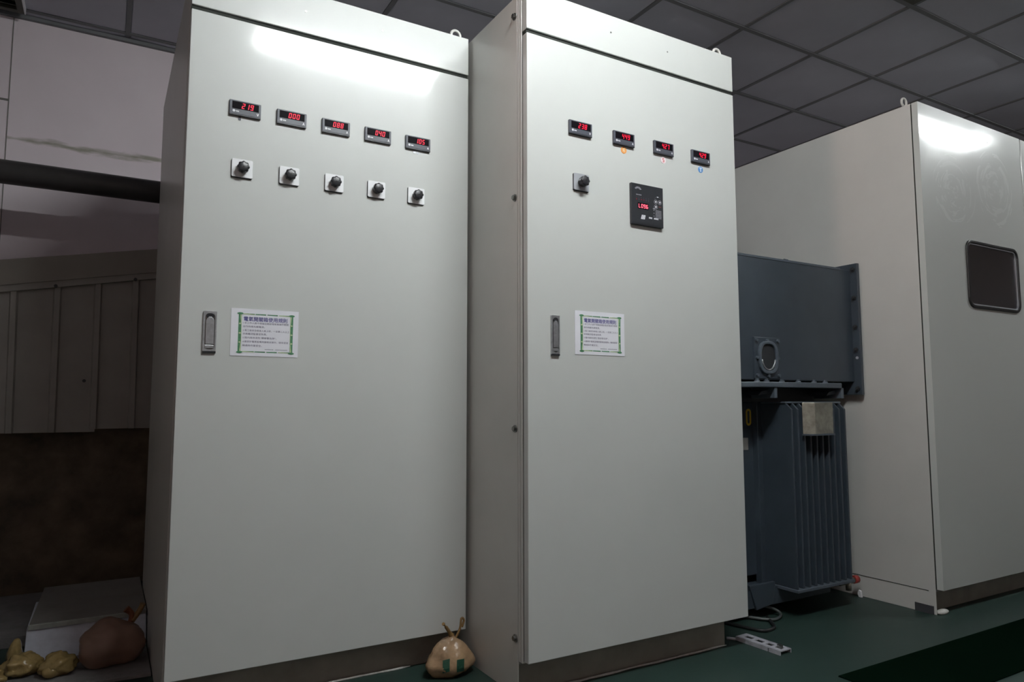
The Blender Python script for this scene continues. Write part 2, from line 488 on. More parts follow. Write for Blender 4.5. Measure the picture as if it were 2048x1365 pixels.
def lamp(x0, x1, label, tube_mat='tube'):
    t = thing('ceiling_lamp', ((x0 + x1) / 2, (LY0 + LY1) / 2, ZC), label, 'lamp', 'fluorescent ceiling lamps')
    # surface batten: shallow white pan, two bare tubes below it
    y0, y1 = .630, .790
    MB().prism([(y0, ZC - .004), (y0, ZC - .020), (y0 + .055, ZC - .028), (y1 - .055, ZC - .028), (y1, ZC - .020), (y1, ZC - .004)], 'x', x0 + .005, x1 - .005).build('housing', 'lamp_white', t, bevel=.002)
    for y in (.670, .750):
        tb = MB().cyl((x0 + .035, y, ZC - .047), (x1 - .035, y, ZC - .047), .0145, n=14).build('tube', tube_mat, t)
        for xa, xb in ((x0 + .010, x0 + .034), (x1 - .034, x1 - .010)):
            MB().box(xa, xb, y - .016, y + .016, ZC - .065, ZC - .020).build('socket', 'lamp_white', tb)
lamp(*LAMPS[0], 'twin tube ceiling lamp reflected in the left cabinet door')
lamp(*LAMPS[1], 'twin tube ceiling lamp reflected in the windowed right cabinet', 'tube_dim')

# ------------------------------------------------------------------ cabinets
SEG = {'0': 'abcdef', '1': 'bc', '2': 'abged', '3': 'abgcd', '4': 'fgbc', '5': 'afgcd', '6': 'afgedc', '7': 'abc', '8': 'abcdefg', '9': 'abcfgd', 'L': 'fed'}

def seven_seg(text, x, z, y, w, h, pitch, slant=0.16, t=None):
    """meshes of lit segments, x is the left of the first digit and z its bottom"""
    t = t or w * .24
    b = MB()
    def quad(x0, z0, x1, z1, ox):
        pts = [(x0, z0), (x1, z0), (x1, z1), (x0, z1)]
        b.add([(ox + px + slant * pz, y, z + pz) for px, pz in pts], [(0, 1, 2, 3)])
    for i, ch in enumerate(text):
        ox = x + i * pitch
        g = t * .12
        m = h / 2
        rect = {'a': (g + t * .3, h - t, w - g - t * .3, h), 'd': (g + t * .3, 0, w - g - t * .3, t), 'g': (t * .6, m - t / 2, w - t * .6, m + t / 2),
                'f': (0, m + g, t, h - g), 'b': (w - t, m + g, w, h - g), 'e': (0, g, t, m - g), 'c': (w - t, g, w, m - g)}
        for s in SEG[ch]:
            quad(*rect[s], ox)
    return b

def meter(cab, xc, zc, yf, text, unit):
    w, h = .097, .047
    x0, z0 = xc - w / 2, zc - h / 2
    m = MB().box(x0, x0 + w, yf - .009, yf, z0, z0 + h).build('panel_meter', 'meter_grey', cab, bevel=.0016, loc=(xc, yf, zc))
    MB().box(x0 + .0005, x0 + w - .0005, yf - .0085, yf - .0002, z0 - .0022, z0 + .002).build('lower_lip', 'meter_black', m)
    MB().box(x0 + .008, x0 + w - .007, yf - .0098, yf - .008, z0 + h * .40, z0 + h * .91).build('display_window', 'meter_window', m)
    MB().box(x0 + .008, x0 + w - .007, yf - .0094, yf - .008, z0 + h * .07, z0 + h * .385).build('label_strip', 'meter_grey', m)
    y = yf - .0102
    dg = seven_seg(text, x0 + w * .375, z0 + h * .455, y, .0095, .0178, .0130, t=.0027).build('digits', 'led_red', m, fix=False)
    lg = MB()
    lg.prism(ellipse(x0 + .0135, z0 + h * .235, .0042, .0042, 14), 'y', yf - .0097, yf - .009)
    lg.build('logo', 'print_white', m)
    b = MB()
    for k in range(3):
        b.box(x0 + .0195 + k * .0035, x0 + .0222 + k * .0035, yf - .0097, yf - .009, z0 + h * .18, z0 + h * .27)
    b.build('maker_lettering', 'print_white', m)
    b = MB()
    ux, uz = x0 + w * .86, z0 + h * .13
    if unit == 'V':
        b.prism([(ux, uz + .008), (ux + .002, uz + .008), (ux + .0035, uz + .003), (ux + .005, uz + .008), (ux + .007, uz + .008), (ux + .0045, uz), (ux + .0025, uz)], 'y', yf - .0097, yf - .009)
    else:
        b.prism([(ux, uz), (ux + .0025, uz + .008), (ux + .0045, uz + .008), (ux + .007, uz), (ux + .005, uz), (ux + .0045, uz + .002), (ux + .0025, uz + .002), (ux + .002, uz)], 'y', yf - .0097, yf - .009)
    b.build('unit_letter', 'print_white', m)
    return m

def switch(cab, xc, zc, yf, plate, ang=0.0):
    s = MB().prism(rrect(xc - .032, xc + .032, zc - .0305, zc + .0305, .004, 4), 'y', yf - .005, yf).build('selector_switch', 'meter_black', cab, loc=(xc, yf, zc))
    MB().prism(rrect(xc - .0315, xc + .0325, zc - .0285, zc + .0310, .004, 4), 'y', yf - .0075, yf - .005).build('face_plate', plate, s, bevel=.0006)
    # fluted knob with a pointer notch
    b = MB()
    n = 40
    prof = [(.0105, -.0075), (.0150, -.0085), (.0165, -.012), (.0180, -.027), (.0172, -.031), (.0130, -.033)]
    vs_ = []
    for r, dy in prof:
        for i in range(n):
            a = 2 * math.pi * i / n + ang
            fl = 1 + (.075 * math.cos(8 * a) if r > .0125 else 0)
            vs_.append((xc + .001 + r * fl * math.cos(a), yf + dy, zc + .001 + r * fl * math.sin(a)))
    fs = []
    for j in range(len(prof) - 1):
        for i in range(n):
            fs.append((j * n + i, j * n + (i + 1) % n, (j + 1) * n + (i + 1) % n, (j + 1) * n + i))
    fs.append(tuple(range((len(prof) - 1) * n, len(prof) * n)))
    fs.append(tuple(range(n - 1, -1, -1)))
    b.add(vs_, fs, True)
    k = b.build('knob', 'knob_black', s)
    MB().cyl((xc + .001, yf - .0333, zc + .001), (xc + .001, yf - .031, zc + .001), .0024, n=10).build('knob_screw', 'gap_dark', s)
    MB().box(xc - .0185, xc - .013, yf - .026, yf - .023, zc + .0005, zc + .0035).build('pointer_mark', 'print_white', s)
    return s

def handle(cab, x0, x1, z0, z1, yf, rough=False):
    h = MB().ring(rrect(x0, x1, z0, z1, .0025, 6), rrect(x0 + .0055, x1 - .0045, z0 + .008, z1 - .007, .012, 6), 'y', yf - .006, yf).build('door_handle', 'chrome', cab, loc=((x0 + x1) / 2, yf, (z0 + z1) / 2))
    MB().box(x0 + .002, x1 - .002, yf - .0012, yf + .0004, z0 + .002, z1 - .002).build('recess', 'bolt_steel', h)
    xm = (x0 + x1) / 2 + .0005
    hw = (x1 - x0) / 2 - .0070
    MB().prism([(xm - hw, z0 + .024), (xm + hw, z0 + .024), (xm + hw, z1 - .030), (xm + hw * .75, z1 - .024), (xm + hw * .35, z1 - .018), (xm - hw * .35, z1 - .018), (xm - hw * .75, z1 - .024), (xm - hw, z1 - .030)], 'y', yf - .0078, yf - .001).build('lever', 'chrome', h, bevel=.0012)
    MB().cyl((xm, yf - .0055, z1 - .013), (xm, yf - .001, z1 - .013), hw * .9, n=16).build('push_button', 'meter_black', h)
    MB().box(x0 + .006, x1 - .006, yf - .0072, yf - .001, z0 + .012, z0 + .022).build('latch_bar', 'chrome', h, bevel=.001)
    MB().box(x0 + .0004, x1 - .0004, yf - .0068, yf - .0002, z0 - .003, z0 + .003).build('lower_lip', 'meter_black', h)
    return h

def eye_bolt(cab, x, y, z):
    b = MB()
    n, m = 18, 8
    R, r = .0195, .0058
    c = (x, y, z + .012 + R)
    vs_ = []
    for i in range(n):
        a = 2 * math.pi * i / n
        for j in range(m):
            q = 2 * math.pi * j / m
            vs_.append((c[0] + (R + r * math.cos(q)) * math.cos(a), c[1] + r * math.sin(q), c[2] + (R + r * math.cos(q)) * math.sin(a)))
    b.add(vs_, [(i * m + j, i * m + (j + 1) % m, ((i + 1) % n) * m + (j + 1) % m, ((i + 1) % n) * m + j) for i in range(n) for j in range(m)], True)
    b.cyl((x, y, z), (x, y, z + .014), .014, .009, n=12)
    return b.build('lifting_eye', 'side_paint', cab)

def cabinet(name, label, x0, x1, yf, yb, H, zdb=.119, zdt=2.188, door_hole=None, door_mat='door_paint', group=None, header=True, lips=True, plinth_in=(.0, .05)):
    c = thing(name, ((x0 + x1) / 2, (yf + yb) / 2, 0), label, 'cabinet', group)
    t = .004
    ys = yf + (.063 if lips else .034)
    # side panels run down to the floor
    for xa, xb in ((x0, x0 + t), (x1 - t, x1)):
        MB().box(xa, xb, ys, yb, .0 if xa == x0 else zdb - .01, H).build('side_panel', 'side_paint', c, bevel=.0012)
    MB().box(x0 + t, x1 - t, ys, yb, H - t, H).build('top_panel', 'side_paint', c)
    MB().box(x0 + t, x1 - t, yb - t, yb, .0, H - t).build('back_panel', 'interior_grey', c)
    MB().box(x0 + t, x1 - t, ys, yb - t, .10, .105).build('bottom_panel', 'interior_grey', c)
    # front frame: two folded lips with a groove between them
    for ya, yb_, ins in ((yf + .049, yf + .061, .0), (yf + .034, yf + .046, .0)) if lips else ():
        outer = [(x0 + ins, zdb - .008), (x1 - ins, zdb - .008), (x1 - ins, H), (x0 + ins, H)]
        inner = [(x0 + .045, zdb + .04), (x1 - .045, zdb + .04), (x1 - .045, H - .045), (x0 + .045, H - .045)]
        MB().ring(outer, inner, 'y', ya, yb_).build('frame_lip', 'side_paint', c, bevel=.002)
    MB().ring([(x0 + .004, zdb), (x1 - .004, zdb), (x1 - .004, H - .003), (x0 + .004, H - .003)],
              [(x0 + .04, zdb + .04), (x1 - .04, zdb + .04), (x1 - .04, H - .04), (x0 + .04, H - .04)], 'y', yf + .029, ys + .001).build('frame_core', 'gap_dark', c)
    xa, xb = x0 + .0015, x1 - .0015
    if header:
        MB().box(xa, xb, yf, yf + .031, zdt + .015, H).build('header_panel', door_mat, c, bevel=.0022)
        MB().box(x0 + .003, x1 - .003, yf + .007, yf + .033, zdt + .0005, zdt + .0145).build('gap_shade_strip', 'gap_dark', c)  # dark strip filling the gap, stands in for its shadow
        ztop = zdt
    else:
        ztop = H
    if door_hole:
        hx0, hx1, hz0, hz1 = door_hole
        hole = rrect(hx0, hx1, hz0, hz1, .035, 6)
        m6 = 6
        outer = []
        for (cx, cz) in ((xb, ztop), (xa, ztop), (xa, zdb), (xb, zdb)):
            outer += [(cx, cz)] * m6
        b = MB()
        n = len(hole)
        # door skin with a rounded hole (front and back), rim of the hole and outer rim
        for y, flip in ((yf, False), (yf + .028, True)):
            vs_ = [(p[0], y, p[1]) for p in hole] + [(q[0], y, q[1]) for q in ((xb, ztop), (xa, ztop), (xa, zdb), (xb, zdb))]
            fs = []
            for k in range(4):
                for i in range(m6 - 1):
                    fs.append((k * m6 + i, k * m6 + i + 1, n + k))
                fs.append((k * m6 + m6 - 1, ((k + 1) % 4) * m6, n + (k + 1) % 4, n + k))
            if flip: fs = [tuple(reversed(f)) for f in fs]
            b.add(vs_, fs)
        b.add([(p[0], yf, p[1]) for p in hole] + [(p[0], yf + .028, p[1]) for p in hole], [(i, (i + 1) % n, (i + 1) % n + n, i + n) for i in range(n)])
        q = [(xb, ztop), (xa, ztop), (xa, zdb), (xb, zdb)]
        b.add([(p[0], yf, p[1]) for p in q] + [(p[0], yf + .028, p[1]) for p in q], [(i, i + 4, (i + 1) % 4 + 4, (i + 1) % 4) for i in range(4)])
        import bmesh
        d = b.build('door', door_mat, c, fix=False, loc=(x0, yf, 0))
        bm = bmesh.new(); bm.from_mesh(d.data)
        bmesh.ops.remove_doubles(bm, verts=bm.verts, dist=1e-5)
        bmesh.ops.recalc_face_normals(bm, faces=bm.faces)
        bm.to_mesh(d.data); bm.free()
        MB().ring(rrect(hx0 - .012, hx1 + .012, hz0 - .012, hz1 + .012, .047, 6), rrect(hx0 + .003, hx1 - .003, hz0 + .003, hz1 - .003, .034, 6), 'y', yf - .008, yf + .004).build('window_gasket', 'rubber_black', c, bevel=.003)
        MB().ring(rrect(hx0 + .003, hx1 - .003, hz0 + .003, hz1 - .003, .034, 6), rrect(hx0 + .009, hx1 - .009, hz0 + .009, hz1 - .009, .028, 6), 'y', yf - .003, yf + .002).build('window_trim', 'plate_silver', c)
        MB().prism(rrect(hx0 + .002, hx1 - .002, hz0 + .002, hz1 - .002, .033, 6), 'y', yf + .002, yf + .006).build('window_pane', 'window_glass', c)
    else:
        MB().box(xa, xb, yf, yf + .028, zdb, ztop).build('door', door_mat, c, bevel=.0022)
    # recessed plinth
    pz = zdb - .01
    MB().box(x0 + plinth_in[0] + t, x1 - plinth_in[1], yf + .078, yf + .083, 0, pz).build('plinth', 'plinth_paint', c)
    MB().box(x1 - plinth_in[1] - .005, x1 - plinth_in[1], yf + .083, yb, 0, pz).build('plinth_return', 'plinth_paint', c)
    for xx, yy in ((x0 + .033, yf + (.052 if lips else .080)), (x1 - .033, yf + (.052 if lips else .45)), (x0 + .033, yb - .06), (x1 - .033, yb - .06)):
        eye_bolt(c, xx, yy, H - .001)
    return c

Y1, Y2, Y3 = 2.345, 1.935, 1.7775
HC = 2.35
c1 = cabinet('switch_cabinet', 'grey green electrical cabinet with five red meters and five white selector switches', .182, 1.167, Y1, 3.64, HC, plinth_in=(.0, .004))
c2 = cabinet('switch_cabinet', 'grey green electrical cabinet with four red meters and a black square relay', 1.1795, 2.169, Y2, 3.22, HC)
c3 = cabinet('switch_cabinet', 'beige sided electrical cabinet with a rounded window in its wiped shiny door', 3.2156, 4.162, Y3, 3.3, 2.337, zdb=.111, header=False, door_hole=(3.573, 4.043, 1.402, 1.712), door_mat='wiped_paint', lips=False)
c4 = cabinet('switch_cabinet', 'plain grey green cabinet at the right edge beside the windowed cabinet', 4.170, 5.116, Y3, 3.3, 2.337, zdb=.111, header=False, lips=False)

for x, z in ((.54, 2.28), (.816, 2.286)):
    MB().cyl((x, Y1 - .0008, z), (x, Y1 + .001, z), .0035, n=10).build('rivet', 'bolt_steel', c1)
for x, z in ((1.541, 2.285), (1.815, 2.282)):
    MB().cyl((x, Y2 - .0008, z), (x, Y2 + .001, z), .0032, n=10).build('rivet', 'bolt_steel', c2)
for x, z in ((3.55, 2.265), (3.833, 2.256)):
    MB().cyl((x, Y3 - .0008, z), (x, Y3 + .001, z), .006, n=10).build('rivet', 'bolt_steel', c3)

# left cabinet instruments
for x, tx, u in ((.3535, '219', 'V'), (.5015, '000', 'A'), (.6515, '088', 'A'), (.803, '040', 'A'), (.9565, '105', 'A')):
    meter(c1, x, 1.889, Y1, tx, u)
for i, x in enumerate((.350, .4985, .6495, .8005, .9515)):
    switch(c1, x, 1.689, Y1, 'plate_white', ang=.15 + .03 * i)
handle(c1, .252, .291, 1.093, 1.221, Y1)
for x in (.338, .945, .957):
    MB().prism(rrect(x - .004, x + .004, 1.850, 1.862, .002, 3), 'y', Y1 - .0012, Y1).build('tape_scrap', 'meter_grey' if x < .5 else 'plate_silver', c1)

# right cabinet instruments
for x, tx, u in ((1.396, '238', 'V'), (1.589, '449', 'A'), (1.780, '427', 'A'), (1.971, '429', 'A')):
    m_ = meter(c2, x, 1.891, Y2, tx, u)
switch(c2, 1.397, 1.697, Y2, 'plate_silver', ang=.35)
handle(c2, 1.270, 1.303, 1.094, 1.226, Y2)

def sticker(x, z, r, base, ink, kind):
    s = MB().prism(ellipse(x, z, r, r, 20), 'y', Y2 - .0012, Y2).build('round_sticker', base, c2, loc=(x, Y2, z))
    b = MB()
    y0, y1 = Y2 - .0018, Y2 - .001
    if kind == 'R':
        b.box(x - .005, x - .002, y0, y1, z - .007, z + .007)
        b.box(x - .002, x + .004, y0, y1, z + .004, z + .007)
        b.box(x + .002, x + .005, y0, y1, z, z + .005)
        b.box(x - .002, x + .004, y0, y1, z - .001, z + .001)
        b.prism([(x, z - .001), (x + .003, z - .001), (x + .006, z - .007), (x + .003, z - .007)], 'y', y0, y1)
    elif kind == 'S':
        b.box(x - .004, x + .004, y0, y1, z + .005, z + .0075)
        b.box(x - .004, x - .0015, y0, y1, z + .001, z + .005)
        b.box(x - .004, x + .004, y0, y1, z - .001, z + .001)
        b.box(x + .0015, x + .004, y0, y1, z - .005, z - .001)
        b.box(x - .004, x + .004, y0, y1, z - .0075, z - .005)
    else:
        b.box(x - .006, x + .006, y0, y1, z + .004, z + .008)
        b.box(x - .0028, x + .0028, y0, y1, z - .009, z + .004)
    b.build('sticker_letter', ink, s)
sticker(1.592, 1.851, .0130, 'sticker_orange', 'sticker_cream', 'R')
sticker(1.782, 1.847, .0130, 'sticker_pink', 'ink_red', 'S')
sticker(1.974, 1.843, .0125, 'sticker_blue', 'ink_paleblue', 'T')

# side screws on the cabinet
for z in (2.279, 1.632, .85, .179):
    b = MB().cyl((1.1795, 2.012, z), (1.1760, 2.012, z), .0125, n=14)
    b.cyl((1.1765, 2.012, z), (1.1690, 2.012, z), .0085, n=6, smooth=False)
    b.build('bolt', 'bolt_steel', c2)

# protection relay
RX0, RX1, RZ0, RZ1 = 1.6155, 1.7665, 1.580, 1.7325
rl = MB().box(RX0, RX1, Y2 - .012, Y2, RZ0, RZ1).build('protection_relay', 'meter_black', c2, bevel=.0015, loc=(1.69, Y2, 1.65))
MB().box(RX0 + .003, RX1 - .003, Y2 - .0126, Y2 - .010, RZ0 + .004, RZ1 - .004).build('face_plate', 'meter_black', rl)
def rel(u, v):   # u from left, v from bottom, as fractions of the relay face
    return RX0 + u * (RX1 - RX0), RZ0 + v * (RZ1 - RZ0)
yr = Y2 - .0128
x_, z_ = rel(.20, .30)
x_, z_ = rel(.21, .415)
MB().box(x_ - .004, x_ + .047, yr + .0001, yr + .001, z_ - .004, z_ + .019).build('display_window', 'meter_window', rl)
seven_seg('L096', x_, z_, yr - .0002, .0085, .0145, .0118, slant=.06).build('digits', 'led_pink', rl, fix=False)
b = MB()
for a in range(0, 150, 25):
    r0, r1 = math.radians(15 + a), math.radians(33 + a)
    cx, cz = rel(.20, .84)
    b.prism([(cx + .016 * math.cos(r0), cz + .013 * math.sin(r0)), (cx + .016 * math.cos(r1), cz + .013 * math.sin(r1)), (cx + .009 * math.cos(r1), cz + .006 * math.sin(r1)), (cx + .009 * math.cos(r0), cz + .006 * math.sin(r0))], 'y', yr, yr + .001)
b.build('maker_emblem', 'print_grey', rl)
b = MB()
for k in range(5):
    x_, z_ = rel(.14 + k * .034, .715)
    b.box(x_, x_ + .004, yr, yr + .001, z_, z_ + .004)
b.build('heading_lettering', 'print_grey', rl)
for k in range(6):
    x_, z_ = rel(.14 + k * .075, .60)
    MB().box(x_, x_ + .0035, yr, yr + .001, z_, z_ + .005).build('indicator_light', 'led_dim' if k in (0, 2, 3) else 'meter_grey', rl)
    x_, z_ = rel(.14 + k * .075, .66)
    MB().box(x_, x_ + .003, yr, yr + .001, z_, z_ + .0022).build('indicator_mark', 'meter_grey', rl)
# push buttons with ringed outlines
for u, v in ((.755, .625), (.885, .625), (.755, .50)):
    x_, z_ = rel(u, v)
    MB().ring(ellipse(x_, z_, .0085, .0085, 16), ellipse(x_, z_, .0068, .0068, 16), 'y', yr, yr + .001).build('button_outline', 'print_grey', rl)
    MB().prism(ellipse(x_, z_, .0036, .0036, 12), 'y', yr - .001, yr + .001).build('push_button', 'print_white', rl)
x_, z_ = rel(.82, .715)
MB().ring(ellipse(x_, z_ - .004, .015, .012, 16)[:9] + ellipse(x_, z_ - .004, .013, .010, 16)[:9][::-1], ellipse(x_, z_ - .004, .0149, .0119, 16)[:9] + ellipse(x_, z_ - .004, .0131, .0101, 16)[:9][::-1], 'y', yr, yr + .001).build('button_arc', 'print_grey', rl)
MB().box(x_ - .004, x_ + .004, yr, yr + .001, z_ + .004, z_ + .007).build('button_lettering', 'print_white', rl)
x_, z_ = rel(.85, .51)
MB().box(x_, x_ + .012, yr, yr + .001, z_, z_ + .0015).build('button_caption', 'valve_red', rl)
x_, z_ = rel(.66, .435)
MB().box(x_, x_ + .011, yr, yr + .001, z_, z_ + .004).build('list_heading', 'print_grey', rl)
for k in range(6):
    x_, z_ = rel(.745, .40 - k * .036)
    b = MB()
    xx = x_
    random.seed(k)
    while xx < x_ + .026:
        w_ = random.uniform(.003, .007)
        b.box(xx, min(xx + w_, x_ + .028), yr, yr + .001, z_, z_ + .0030); xx += w_ + .001
    b.build('list_lettering', 'print_grey', rl)
    if k % 2 == 0:
        x2, z2 = rel(.68, .40 - k * .036)
        MB().box(x2, x2 + .004, yr, yr + .001, z2, z2 + .003).build('list_number', 'print_grey', rl)
x_, z_ = rel(.275, .145)
MB().prism([(x_, z_), (x_ + .018, z_), (x_ + .023, z_ + .016), (x_ + .005, z_ + .016)], 'y', yr, yr + .001).build('model_badge', 'print_white', rl)
MB().ring(ellipse(x_ + .0115, z_ + .008, .0055, .0055, 14), ellipse(x_ + .0115, z_ + .008, .0042, .0042, 14), 'y', yr - .0003, yr + .0005).build('badge_emblem', 'print_grey', rl)
b = MB()
for u0, n_ in ((.53, 3), (.69, 4)):
    for k in range(n_):
        x_, z_ = rel(u0 + k * .036, .185)
        b.box(x_, x_ + .0045, yr, yr + .001, z_, z_ + .006)
b.build('model_lettering', 'print_white', rl)

# ------------------------------------------------------------------ notices
def text_mesh(s, size, offset=0.0, spacing=1.0):
    cu = bpy.data.curves.new('text', 'FONT')
    cu.body = s
    cu.size = size
    cu.resolution_u = 2
    cu.offset = offset
    cu.space_character = spacing
    o = bpy.data.objects.new('text', cu)
    COL.objects.link(o)
    dg = bpy.context.evaluated_depsgraph_get()
    me = bpy.data.meshes.new_from_object(o.evaluated_get(dg))
    bpy.data.objects.remove(o)
    bpy.data.curves.remove(cu)
    return me

LINES = [('1.非工作人員不得擅自開啟電氣箱操作開關', .30), ('操作時應先關電源。', .375), ('2.電工維修及檢查人員上班，一定要二人以上', .457),
         ('併肩輪流監督並負責。', .53), ('3.箱內維修須先“懸掛警告牌”。', .61), ('4.嚴禁於電氣設備周圍堆放雜物，確保通道', .694), ('暢通與作業安全。', .776)]
note_meshes = {}
def notice(x0, x1, z0, z1, yf, label):
    w, h = x1 - x0, z1 - z0
    t = thing('notice_sheet', ((x0 + x1) / 2, yf, z0), label, 'notice', 'rules notices on cabinet doors')
    MB().box(x0, x1, yf - .0014, yf - .0002, z0, z1).build('sheet', 'paper', t)
    y0, y1 = yf - .0019, yf - .0012
    def P(u, v): return (x0 + u * w, z1 - v * h)
    # bamboo frame: upright culms with nodes, thin horizontal culms
    for u, s in ((.130, 1), (.895, -1)):
        b = MB(); L = MB()
        b.prism([P(u - .022, .12), P(u + .022, .12), P(u + .020, .91), P(u - .024, .91)], 'y', y0, y1)
        b.prism(ellipse(*P(u, .105), .0095, .0036, 10), 'y', y0 - .0005, y1)
        b.prism(ellipse(*P(u, .92), .0095, .0036, 10), 'y', y0 - .0005, y1)
        b.build('bamboo_upright', 'bamboo_dark', t)
        for va, vb, du in ((.11, .32, .012), (.72, .91, .012)):
            L.prism([P(u + s * .000, va), P(u + s * .020, va + .02), P(u + s * .022, vb), P(u + s * .013, vb)] if va < .5 else [P(u + s * .013, va), P(u + s * .022, va), P(u + s * .020, vb - .01), P(u - s * .004, vb)], 'y', y0 - .0004, y1)
        for v in (.32, .52, .71):
            L.prism(ellipse(*P(u, v), .0035, .0028, 10), 'y', y0 - .0004, y1)
        L.prism([P(u + s * .017, .33), P(u + s * .023, .33), P(u + s * .023, .70), P(u + s * .017, .70)], 'y', y0 - .0004, y1)
        L.build('bamboo_highlight', 'bamboo_light', t)
    for v in (.112, .908):
        for ua, ub, dark in ((.158, .34, 0), (.35, .505, 1), (.525, .68, 1), (.70, .868, 0)):
            b = MB()
            b.prism([P(ua, v - .010), P(ub, v - .012), P(ub, v + .012), P(ua, v + .008)], 'y', y0, y1)
            b.build('bamboo_crosspiece', 'bamboo_dark' if dark else 'bamboo_light', t)
            if not dark:
                MB().prism([P(ua + .04, v - .011), P(ub, v - .012), P(ub, v + .002)], 'y', y0 - .0003, y1).build('bamboo_shade', 'bamboo_dark', t)
    def put(name, key, me, mname, u0, u1, vtop, vbot, const_h=None):
        if not me.materials: me.materials.append(MATS[mname])
        o = bpy.data.objects.new(name, me); COL.objects.link(o)
        xs = [q.co.x for q in me.vertices]; ys = [q.co.y for q in me.vertices]
        a, b_ = min(xs), max(xs); c_, d_ = min(ys), max(ys)
        sx = (u1 - u0) * w / (b_ - a)
        sz = (vbot - vtop) * h / (d_ - c_)
        o.parent = t
        o.rotation_euler = (math.pi / 2, 0, 0)
        o.scale = (sx, sz, 1)
        px, pz = P(u0, vbot)
        o.location = (px - a * sx - t.location.x, (yf - .0017) - t.location.y, pz - c_ * sz - t.location.z)
    if 'title' not in note_meshes:
        note_meshes['title'] = text_mesh('電氣開關箱使用規則', 1.0)
        for s, v in LINES:
            note_meshes[s] = text_mesh(s, 1.0)
    put('title_lettering', 'title', note_meshes['title'], 'ink_title', .180, .825, .165, .262)
    put('title_lettering', 'title', note_meshes['title'], 'ink_title', .183, .828, .167, .264)
    put('title_lettering', 'title', note_meshes['title'], 'ink_title', .1815, .8265, .163, .260)
    for s, v in LINES:
        n = sum(.5 if ch in '1234.“”' else 1 for ch in s)
        put('text_line', s, note_meshes[s], 'ink_body', .172, min(.172 + n * .0355, .862), v - .022, v + .022)
    b = MB()
    random.seed(3)
    u = .50
    while u < .83:
        du = random.uniform(.008, .018)
        if not .625 < u < .655:
            px, pz = P(u, .85); b.box(px, px + du * w, y0, y1, pz - .0012, pz + .0012)
        u += du + .004
    b.build('footer_lettering', 'ink_foot', t)
    return t
notice(.333, .5425, 1.0845, 1.2360, Y1, 'white notice with green bamboo border on the cabinet with five meters')
notice(1.368, 1.5815, 1.0990, 1.2490, Y2, 'white notice with green bamboo border on the cabinet with the square relay')

# sealant beads along the cabinet plinths
for x0, x1, y, lb in ((.30, .98, Y1 + .068, 'white sealant line at the foot of the five meter cabinet'), (1.20, 2.115, Y2 + .068, 'white sealant line at the foot of the relay cabinet')):
    b = MB()
    n = 24
    pts = []
    random.seed(int(x0 * 100))
    for i in range(n + 1):
        x = x0 + (x1 - x0) * i / n
        pts.append((x, y + random.uniform(-.002, .002), .003))
    b.tube(pts, [.0015] + [.0032 + random.uniform(0, .002) for _ in pts[2:]] + [.0012], 6)
    tag(b.build('sealant_line', 'sealant'), lb, 'sealant')

# cabinet 3 foot details
tag(MB().box(3.2106, 3.2150, 1.822, 1.905, .0, .036).build('angle_clip', 'angle_dark'), 'small black steel clip at the foot of the windowed cabinet', 'clip')
b = MB().sphere((3.262, 1.812, .008), .04, .018, .012, 12, 6)
tag(b.build('sealant_lump', 'sealant'), 'off white lump of sealant at the windowed cabinet corner', 'sealant')
MB().box(3.2140, 3.2170, 1.842, 3.28, .0985, .1005).build('panel_seam', 'gap_dark', c3)

# ------------------------------------------------------------------ transformer
T = thing('transformer', (2.66, 2.55, 0), 'blue grey finned transformer standing between the relay and windowed cabinets', 'transformer')
P_ = 'tank_paint'
TY = 2.185
MB().box(2.25, 3.04, TY + .070, 3.02, .16, .94).build('tank', P_, T, bevel=.004)
MB().box(2.588, 2.628, TY + .040, TY + .075, .12, .945).build('corner_post', P_, T, bevel=.003)
# base skirt and skids
MB().prism([(TY - .022, .125), (TY - .018, .050), (2.98, .050), (3.0, .125)], 'x', 2.30, 2.98).build('base_skirt', P_, T)
MB().prism([(2.43, .150), (2.592, .150), (2.575, .055), (2.47, .042)], 'y', TY - .028, TY - .012).build('jacking_lug', P_, T, bevel=.003)
for x in (2.42, 2.86):
    MB().box(x, x + .08, TY + .10, 2.98, .0, .05).build('skid', 'tank_inner', T)
# cooling fins
NF = 10
for i in range(NF):
    x = 2.622 + i * .0413
    MB().prism([(2.062, .13), (2.062, .905), (2.090, .932), (TY + .068, .932), (TY + .068, .13)], 'x', x - .005, x + .005).build('cooling_fin', P_, T, bevel=.002)
MB().box(2.612, 3.005, 2.055, TY + .06, .116, .130).build('fin_rail', 'tank_edge', T, bevel=.002)
MB().box(2.612, 3.005, 2.090, TY + .06, .932, .940).build('fin_rail', 'tank_edge', T, bevel=.002)
MB().box(2.62, 3.0, TY + .05, TY + .06, .13, .94).build('fin_back', 'tank_inner', T)
# second row of fins on the far side of the tank
# cover plate with bolts and hanging brackets
cv = MB().prism([(2.345, 2.16), (2.425, 2.065), (2.985, 2.065), (2.985, 3.06), (2.345, 3.06)], 'z', 1.002, 1.026).build('cover_plate', 'tank_edge', T, bevel=.003)
for x in (2.44, 2.50, 2.60, 2.71, 2.82, 2.90):
    b = MB().cyl((x, 2.092, 1.024), (x, 2.092, 1.032), .012, n=12).cyl((x, 2.092, 1.03), (x, 2.092, 1.040), .008, n=6, smooth=False)
    b.build('cover_bolt', 'tank_edge', cv)
MB().box(2.32, 2.96, 2.20, 3.02, .94, 1.004).build('tank_neck', 'tank_inner', T)
for x in (2.530, 2.992):
    MB().box(x - .006, x + .012, 2.070, 2.22, .955, 1.004).build('hanging_bracket', 'tank_edge', T, bevel=.002)
    MB().prism([(x - .075, .968), (x - .055, .985), (x - .01, .992), (x - .01, .975), (x - .045, .972)], 'y', 2.10, 2.19).build('bracket_web', P_, T)
